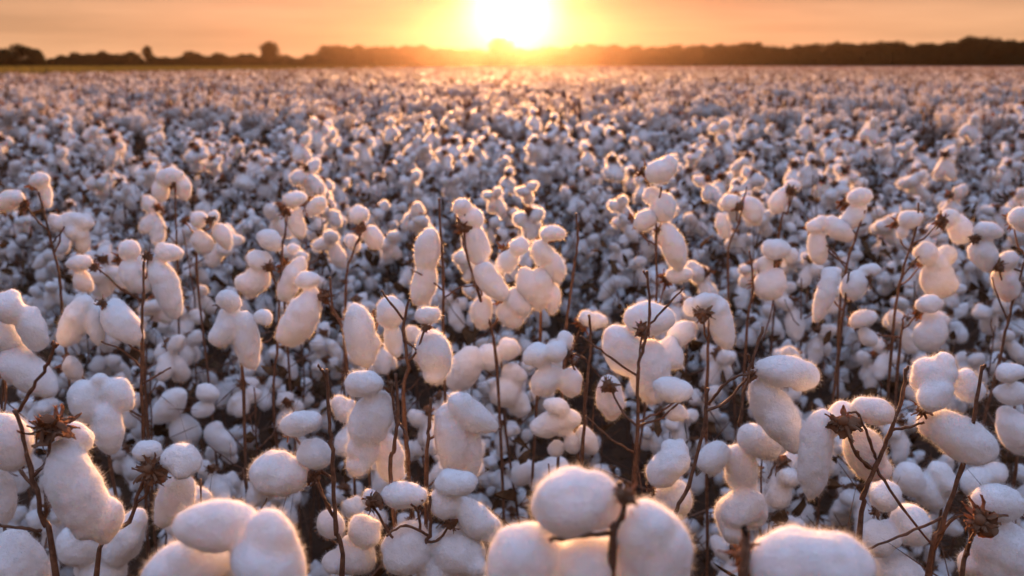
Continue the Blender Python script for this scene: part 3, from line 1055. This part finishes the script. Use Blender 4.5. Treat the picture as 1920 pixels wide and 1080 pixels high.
# dry leaves and burs showing brown among the white
LEAFT = []
for k in range(6):
    r = np.random.default_rng(k)
    A = r.normal(size=(7, 3)) * .03
    D1, D2 = r.normal(size=(7, 3)), r.normal(size=(7, 3))
    D1 /= np.linalg.norm(D1, axis=1)[:, None]
    D2 = np.cross(D1, D2)
    D2 /= np.linalg.norm(D2, axis=1)[:, None]
    q = r.uniform(.008, .022, (7, 1))
    V = np.stack([A - D1 * q, A + D2 * q * .6, A + D1 * q, A - D2 * q * .6], 1).reshape(-1, 3)
    i4 = np.arange(7)[:, None] * 4
    LEAFT.append((V, np.concatenate([i4 + [[0, 1, 2]], i4 + [[0, 2, 3]]])))
for (y0, y1, dens, size) in ((LASTY - .15, 20, 18, 1.0), (20, 60, 15, 1.4), (60, 203, 5, 2.2)):
    X, Y = wedge(y0, y1, dens)
    Z = .965 + clumps(X, Y) + RNG.normal(size=len(X)) * .05 - .04
    scatter(LEAFT, X, Y, Z, size * RNG.uniform(.7, 1.3, len(X)), 2, False)
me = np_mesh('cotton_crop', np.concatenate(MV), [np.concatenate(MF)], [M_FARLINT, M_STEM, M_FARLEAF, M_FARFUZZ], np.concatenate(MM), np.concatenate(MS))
MV.clear(), MF.clear()
o = link('cotton_crop', me)
o['kind'] = 'stuff'
o['label'] = 'far cotton crop fading into one pale mass below the treeline'
o['category'] = 'cotton crop'

# ------------------------------------------------------------------ ground and grass
def sheet(name, xs, ys, zf, m, kind):
    V = np.array([(x, y, zf(x, y)) for y in ys for x in xs])
    nx = len(xs)
    Q = np.array([(j * nx + i, j * nx + i + 1, (j + 1) * nx + i + 1, (j + 1) * nx + i) for j in range(len(ys) - 1) for i in range(nx - 1)])
    o = link(name, np_mesh(name, V, [Q], [m]))
    o['kind'] = kind
    return o


def spread(a, b, n, p=1.0):
    return [a + (b - a) * (i / (n - 1)) ** p for i in range(n)]


def soil_z(x, y):
    if abs(x) < 12 and y < 14:
        return .018 * noise.noise(Vector((x * 3, y * 3, 0))) + .01 * noise.noise(Vector((x * 11, y * 11, 4)))
    return 0.0


g = sheet('ground', [-2500, -900, -300, -80, -25] + spread(-12, 12, 90) + [25, 80, 300, 900, 2500],
          [-600, -100, -20] + spread(-3, 14, 70) + [30, 80, 200, 500, 1200, 3000], soil_z, M_SOIL, 'structure')

# dead twigs and fallen leaves tangled low between the plants
n = 60000
Yu = np.sqrt(RNG.uniform(.7 ** 2, 9.5 ** 2, n))
Xu = RNG.uniform(-1, 1, n) * (.62 * Yu + .3)
Zu = np.where(Yu > 2.6, .86, .72) * RNG.uniform(0, 1, n) ** np.where(Yu > 2.6, .9, 1.5)
D = RNG.normal(size=(n, 3)) * [.6, .6, .8]
D[:, 2] = np.abs(D[:, 2])
D /= np.linalg.norm(D, axis=1)[:, None]
Sd = np.cross(D, RNG.normal(size=(n, 3)))
Sd /= np.linalg.norm(Sd, axis=1)[:, None]
isleaf = RNG.random(n) < .45
Ln = np.where(isleaf, RNG.uniform(.025, .055, n), RNG.uniform(.06, .2, n))[:, None]
Wd = np.where(isleaf, RNG.uniform(.007, .015, n), RNG.uniform(.0008, .002, n))[:, None]
P0 = np.stack([Xu, Yu, Zu], 1)
Up = np.cross(D, Sd) * Wd * .6
k_ = ~isleaf
TW = np.stack([P0, P0 + D * Ln * .5 + Sd * Wd, P0 + D * Ln, P0 + D * Ln * .5 - Sd * Wd], 1)[k_].reshape(-1, 3)
nt_ = int(k_.sum())
p, d, s_, l, w_, u_ = P0[isleaf], D[isleaf], Sd[isleaf], Ln[isleaf], Wd[isleaf], np.cross(D, Sd)[isleaf]
curl = RNG.uniform(-.5, .9, (len(p), 1)) * l
fold = RNG.uniform(.1, .8, (len(p), 1)) * w_
asym = RNG.uniform(.5, 1.2, (len(p), 1))
LV = np.stack([p, p + d * l * .33 + s_ * w_ + u_ * fold, p + d * l * .36 - u_ * curl * .12, p + d * l * .30 - s_ * w_ * asym + u_ * fold,
               p + d * l * .68 + s_ * w_ * .75 * asym + u_ * (fold - curl * .4), p + d * l * .7 - u_ * curl * .5,
               p + d * l * .74 - s_ * w_ * .7 + u_ * (fold - curl * .45), p + d * l - u_ * curl], 1).reshape(-1, 3)
bt = np.arange(nt_)[:, None] * 4
bl_ = len(TW) + np.arange(len(p))[:, None] * 8
UF = np.concatenate([bt + [[0, 1, 2]], bt + [[0, 2, 3]]] + [bl_ + [f] for f in ((0, 1, 2), (0, 2, 3), (1, 4, 5), (1, 5, 2), (2, 5, 6), (2, 6, 3), (4, 7, 5), (5, 7, 6))])
mi_ = np.concatenate([np.ones(2 * nt_), np.zeros(8 * len(p))])
o = link('undergrowth', np_mesh('undergrowth', np.concatenate([TW, LV]), [UF], [M_LEAF, M_STEM], mi_, np.zeros(len(UF), bool)))
o['kind'] = 'stuff'
o['label'] = 'dead twigs and brown leaves tangled low between the cotton plants'
o['category'] = 'undergrowth'

# short grass strip left of the crop: dense blades in one object
n = 60000
Yg = 37 + (262 - 37) * RNG.uniform(0, 1, n) ** .7
Xg = (-21 + (Yg - 37) * .075) - RNG.uniform(0, 1, n) ** 1.2 * (.75 * Yg)
hg = RNG.uniform(.85, 1.25, n)
wg = RNG.uniform(.08, .25, n)
ag = RNG.uniform(0, math.pi, n)
dx, dy = np.cos(ag) * wg, np.sin(ag) * wg
lx, ly = RNG.normal(size=n) * .12, RNG.normal(size=n) * .12
GV = np.stack([np.stack([Xg - dx, Yg - dy, np.zeros(n)], 1), np.stack([Xg + dx, Yg + dy, np.zeros(n)], 1),
               np.stack([Xg + lx, Yg + ly, hg], 1)], 1).reshape(-1, 3)
o = link('grass', np_mesh('grass', GV, [np.arange(3 * n).reshape(-1, 3)], [M_GRASS]))
o['kind'] = 'stuff'
o['label'] = 'olive grass strip between the cotton and the trees'
o['category'] = 'grass'

# ------------------------------------------------------------------ trees
def tree_proto(k, skirt, nleaf=2600, slim=1.0):
    """unit-height tree: tapered trunk with limbs, crown of leaf clumps. skirt: where the crown starts"""
    r = random.Random(4000 + k)
    rng = np.random.default_rng(4000 + k)
    th = .75
    tr = [tube(spline([(0, 0, -.02), (r.uniform(-.01, .01), 0, .3), (r.uniform(-.03, .03), 0, th)], 4), list(np.linspace(.022, .007, 9)), 7)]
    clumps_ = []
    for i in range(26):
        z = skirt + (.90 - skirt) * (i + r.random()) / 26
        z = min(z, .93)
        s = (z - skirt) / (1 - skirt)
        rad = (.26 * math.sin(math.pi * min(1, .22 + .75 * s)) ** .8) * slim * r.uniform(.55, 1.1)
        a = i * 2.4 + r.gauss(0, .4)
        c = np.array([math.cos(a) * rad, math.sin(a) * rad, z])
        tr.append(tube(spline([(0, 0, max(.1, z - .16)), c * [.5, .5, 1] - [0, 0, .07], c], 3), [.008] * 2 + [.005] * 3 + [.003] * 2, 5))
        clumps_.append((c, r.uniform(.10, .17)))
    clumps_.append((np.array([0, 0, .88]), .12))
    for i in range(5):
        clumps_.append((np.array([r.gauss(0, .08) * slim, r.gauss(0, .08) * slim, skirt + (.85 - skirt) * (i + .5) / 5]), .16))
    V, F = merge(tr)
    trunk = np_mesh('trunk', V, F, [M_TRUNK])
    per = nleaf // len(clumps_)
    P = []
    for c, rr in clumps_:
        q = rng.normal(size=(per, 3))
        q /= np.linalg.norm(q, axis=1)[:, None]
        q *= (rng.uniform(0, 1, (per, 1)) ** .5) * rr * rng.uniform(.7, 1.25, (per, 1))
        P.append(q * [1.1, 1.1, .85] + c)
    P = np.concatenate(P)
    n_ = len(P)
    u = rng.normal(size=(n_, 3))
    u /= np.linalg.norm(u, axis=1)[:, None]
    v = np.cross(u, rng.normal(size=(n_, 3)))
    v /= np.linalg.norm(v, axis=1)[:, None]
    sz = rng.uniform(.016, .040, (n_, 1))
    Vc = np.stack([P - u * sz, P - v * sz * .55, P + u * sz, P + v * sz * .55], 1).reshape(-1, 3)
    crown = np_mesh('crown', Vc, [np.arange(4 * n_).reshape(-1, 4)], [M_CROWN], None, np.zeros(n_, bool))
    return trunk, crown


WOOD = [tree_proto(k, .06, 4600) for k in range(7)]
TALL = [tree_proto(20 + k, .34, 3200) for k in range(3)]
LONE = tree_proto(31, .3, 4600, 1.0)
SLIM = tree_proto(33, .5, 2400, .62)
TG = 'trees of the far treeline'


def tree(px, top, Y, proto, width, label, group=None, rs=None):
    p, s = at(px, top, Y)
    h = p.z
    rz = random.uniform(0, 6.28)
    t = thing('tree', label, 'tree', (p.x, Y, 0), group)
    w = width * s / .72          # prototypes are about 0.72 of their height wide
    M_ = Matrix.Rotation(rz, 4, 'Z') @ Matrix.Diagonal((w, w, h, 1))
    link('trunk', proto[0], t, M_)
    link('crown', proto[1], t, M_)
    return t

def bush_line(pts, step, Y0, Y1, label, protos, group, wid):
    """trees side by side along a skyline given in pixels"""
    x = pts[0][0]
    while x <= pts[-1][0]:
        for (xa, ya), (xb, yb) in zip(pts, pts[1:]):
            if xa <= x <= xb:
                top = ya + (yb - ya) * (x - xa) / (xb - xa)
                break
        tree(x, top + random.uniform(-4, 5), random.uniform(Y0, Y1), random.choice(protos), wid * random.uniform(.7, 1.2), label, group)
        x += step * random.uniform(.75, 1.2)


tree(505, 77, 238, LONE, 40, 'tall round-crowned tree standing above the low woods on the left')
tree(275, 85, 242, SLIM, 26, 'slim tree with a small tufted top above the low woods')
tree(941, 69, 244, WOOD[1], 62, 'domed tree directly under the setting sun, taller than its neighbours')
tree(36, 83, 200, WOOD[2], 62, 'bushy dark tree with the higher crown at the far left corner')
tree(8, 90, 202, WOOD[4], 50, 'low bushy tree cut by the left edge of the photo')
tree(64, 90, 204, WOOD[5], 44, 'small bushy tree right of the high crown at the far left corner')
bush_line([(88, 108), (110, 101), (180, 96), (265, 100)], 13, 245, 258, 'low hazy tree in the woods between the left corner clump and the slim tree', WOOD, TG, 36)
bush_line([(285, 102), (320, 104), (360, 98), (420, 102), (490, 104)], 13, 245, 258, 'low hazy tree in the woods between the slim tree and the lone round tree', WOOD, TG, 36)
bush_line([(522, 104), (600, 103)], 13, 245, 258, 'low tree right of the lone round tree', WOOD, TG, 34)
bush_line([(612, 88), (640, 84), (720, 88), (800, 82), (815, 90), (915, 94)], 15, 240, 252, 'golden lit tree in the wood left of the sun', WOOD, TG, 44)
bush_line([(972, 91), (1040, 88), (1100, 84), (1150, 80), (1190, 88), (1280, 86)], 15, 236, 248, 'orange rimmed tree in the wood right of the sun', WOOD, TG, 44)
bush_line([(1292, 88), (1350, 85), (1420, 81), (1500, 86), (1545, 80)], 15, 226, 238, 'dark tree in the unbroken wood between the sun and the right edge', WOOD, TG, 46)
bush_line([(1556, 76), (1600, 80), (1640, 74), (1700, 82), (1760, 80)], 15, 216, 228, 'tall dark tree with open branches on the skyline at the right', WOOD + TALL, TG, 46)
bush_line([(1775, 76), (1840, 67), (1890, 76), (1935, 72)], 15, 210, 222, 'tallest black tree of the wood at the right edge', WOOD + TALL, TG, 48)
bush_line([(1290, 104), (1935, 102)], 17, 205, 214, 'dark shrub along the foot of the wood on the right', WOOD, 'shrubs along the foot of the wood', 46)
bush_line([(612, 106), (1280, 104)], 19, 232, 238, 'shrub along the foot of the wood under the sun', WOOD, 'shrubs along the foot of the wood', 46)
bush_line([(-12, 110), (600, 110)], 20, 244, 250, 'low shrub along the foot of the woods on the left', WOOD, 'shrubs along the foot of the wood', 42)


# ------------------------------------------------------------------ haze
b = bmesh.new()
bmesh.ops.create_cube(b, size=1)
me = bpy.data.meshes.new('haze')
b.to_mesh(me)
b.free()
hz = link('haze', me)
hz.location = (0, 140, 6.0)
hz.scale = (560, 320, 14.0)
hz['kind'] = 'stuff'
hz['label'] = 'thin evening haze over the whole field, tinted golden for the sun glare'
hz['category'] = 'haze'
m, nt, N, L, out = mat('haze')
v = N.new('ShaderNodeVolumePrincipled')
v.inputs['Color'].default_value = (1, .66, .44, 1)  # golden glare around the sun put into the scatter tint
v.inputs['Density'].default_value = 0.000075
v.inputs['Anisotropy'].default_value = 0.92
L.new(v.outputs[0], out.inputs['Volume'])
me.materials.append(m)
hz.display_type = 'WIRE'

# ------------------------------------------------------------------ sky and sun
W = bpy.data.worlds.new('World')
S.world = W
W.use_nodes = True
nt = W.node_tree
N, L = nt.nodes, nt.links
N.clear()
out = N.new('ShaderNodeOutputWorld')
sky = N.new('ShaderNodeTexSky')
sky.sky_type = 'NISHITA'
sky.sun_disc = False
sky.sun_elevation = SUN_EL
sky.sun_rotation = 0.0
sky.altitude = 0
sky.air_density = 1.0
sky.dust_density = 2.0
sky.ozone_density = 2.0
bg = N.new('ShaderNodeBackground')
bg.inputs['Strength'].default_value = 0.12
SUN_DIR = Vector((0, math.cos(SUN_EL), math.sin(SUN_EL)))


def mth(op, a, b=None, c=None):
    n_ = N.new('ShaderNodeMath')
    n_.operation = op
    for i, x in enumerate((a, b, c)):
        if x is None:
            continue
        if isinstance(x, (int, float)):
            n_.inputs[i].default_value = x
        else:
            L.new(x, n_.inputs[i])
    return n_.outputs[0]


def vmix(a, b, f, blend='ADD'):
    n_ = N.new('ShaderNodeMix')
    n_.data_type = 'RGBA'
    n_.blend_type = blend
    for i, x in ((0, f), (6, a), (7, b)):
        if isinstance(x, (int, float)):
            n_.inputs[i].default_value = x
        elif isinstance(x, tuple):
            n_.inputs[i].default_value = (*x, 1)
        else:
            L.new(x, n_.inputs[i])
    return n_.outputs[2]


tc = N.new('ShaderNodeTexCoord')
dotn = N.new('ShaderNodeVectorMath')
dotn.operation = 'DOT_PRODUCT'
nrm = N.new('ShaderNodeVectorMath')
nrm.operation = 'NORMALIZE'
L.new(tc.outputs['Generated'], nrm.inputs[0])
L.new(nrm.outputs[0], dotn.inputs[0])
dotn.inputs[1].default_value = SUN_DIR
th2 = mth('MULTIPLY', mth('SUBTRACT', 1.0, dotn.outputs['Value']), 2.0)      # angle to the sun, squared
th = mth('SQRT', mth('MAXIMUM', th2, 0.0))
def scl(colour, f):
    n_ = N.new('ShaderNodeVectorMath')
    n_.operation = 'SCALE'
    if isinstance(colour, tuple):
        n_.inputs[0].default_value = colour
    else:
        L.new(colour, n_.inputs[0])
    L.new(f, n_.inputs['Scale'])
    return n_.outputs[0]


sep = N.new('ShaderNodeSeparateXYZ')
L.new(nrm.outputs[0], sep.inputs[0])
el = mth('MAXIMUM', sep.outputs['Z'], 0.0)
# the low sky of a dusty sunset is peach, the sky overhead a bright pale lavender blue
base = vmix(sky.outputs[0], (0.05, 0.025, 0.05), 1.0, 'MULTIPLY')
low = mth('EXPONENT', mth('MULTIPLY', el, -3.4))
base = vmix(base, scl((2.2, 1.22, 0.64), low), 1.0, 'ADD')
up = mth('MULTIPLY', mth('POWER', mth('MAXIMUM', mth('SUBTRACT', el, 0.07), 0.0), 1.35), 1.55)
dome = scl((1.18, 1.72, 2.95), up)
base = vmix(base, dome, 1.0, 'ADD')
# thin streaks of high cloud
mp = N.new('ShaderNodeMapping')
mp.inputs['Scale'].default_value = (2.2, 2.2, 26)
mp.inputs['Rotation'].default_value = (0, R(2.5), 0)
L.new(nrm.outputs[0], mp.inputs['Vector'])
cl = N.new('ShaderNodeTexNoise')
cl.inputs['Scale'].default_value = 1.6
cl.inputs['Detail'].default_value = 5
L.new(mp.outputs[0], cl.inputs['Vector'])
cr = N.new('ShaderNodeMapRange')
cr.inputs['From Min'].default_value = 0.35
cr.inputs['From Max'].default_value = 0.7
cr.inputs['To Min'].default_value = 0.82
cr.inputs['To Max'].default_value = 1.16
L.new(cl.outputs['Fac'], cr.inputs['Value'])
base = scl(base, cr.outputs[0])
base = scl(base, mth('SUBTRACT', 1.0, mth('MULTIPLY', mth('EXPONENT', mth('MULTIPLY', th, -1 / 0.15)), 0.55)))
g1 = mth('MULTIPLY', mth('EXPONENT', mth('MULTIPLY', th2, -1 / (0.034 ** 2))), 6.0)
g2 = mth('MULTIPLY', mth('EXPONENT', mth('MULTIPLY', th, -1 / 0.08)), 0.0)
col = vmix(base, scl((1.0, .95, .85), g1), 1.0, 'ADD')
col = vmix(col, scl((1.0, .52, .22), g2), 1.0, 'ADD')
L.new(col, bg.inputs['Color'])

L.new(bg.outputs[0], out.inputs['Surface'])

sun = bpy.data.lights.new('sun', 'SUN')
sun.energy = 5.0
sun.angle = R(0.6)
sun.color = (1.0, 0.47, 0.19)
so = link('sun', sun)
so.rotation_euler = (R(90) - SUN_EL, 0, 0)
so.rotation_euler = Vector(-SUN_DIR).to_track_quat('-Z', 'Y').to_euler()
so.location = (0, 30, 20)

# ------------------------------------------------------------------ render settings
S.view_settings.view_transform = 'Standard'
S.view_settings.look = 'None'
S.view_settings.exposure = 1.6
S.view_settings.gamma = 1
c = S.cycles
c.use_denoising = True
c.max_bounces = 7
c.diffuse_bounces = 4
c.transmission_bounces = 4
c.volume_bounces = 0
c.transparent_max_bounces = 4
c.caustics_reflective = False
c.caustics_refractive = False
c.sample_clamp_indirect = 6
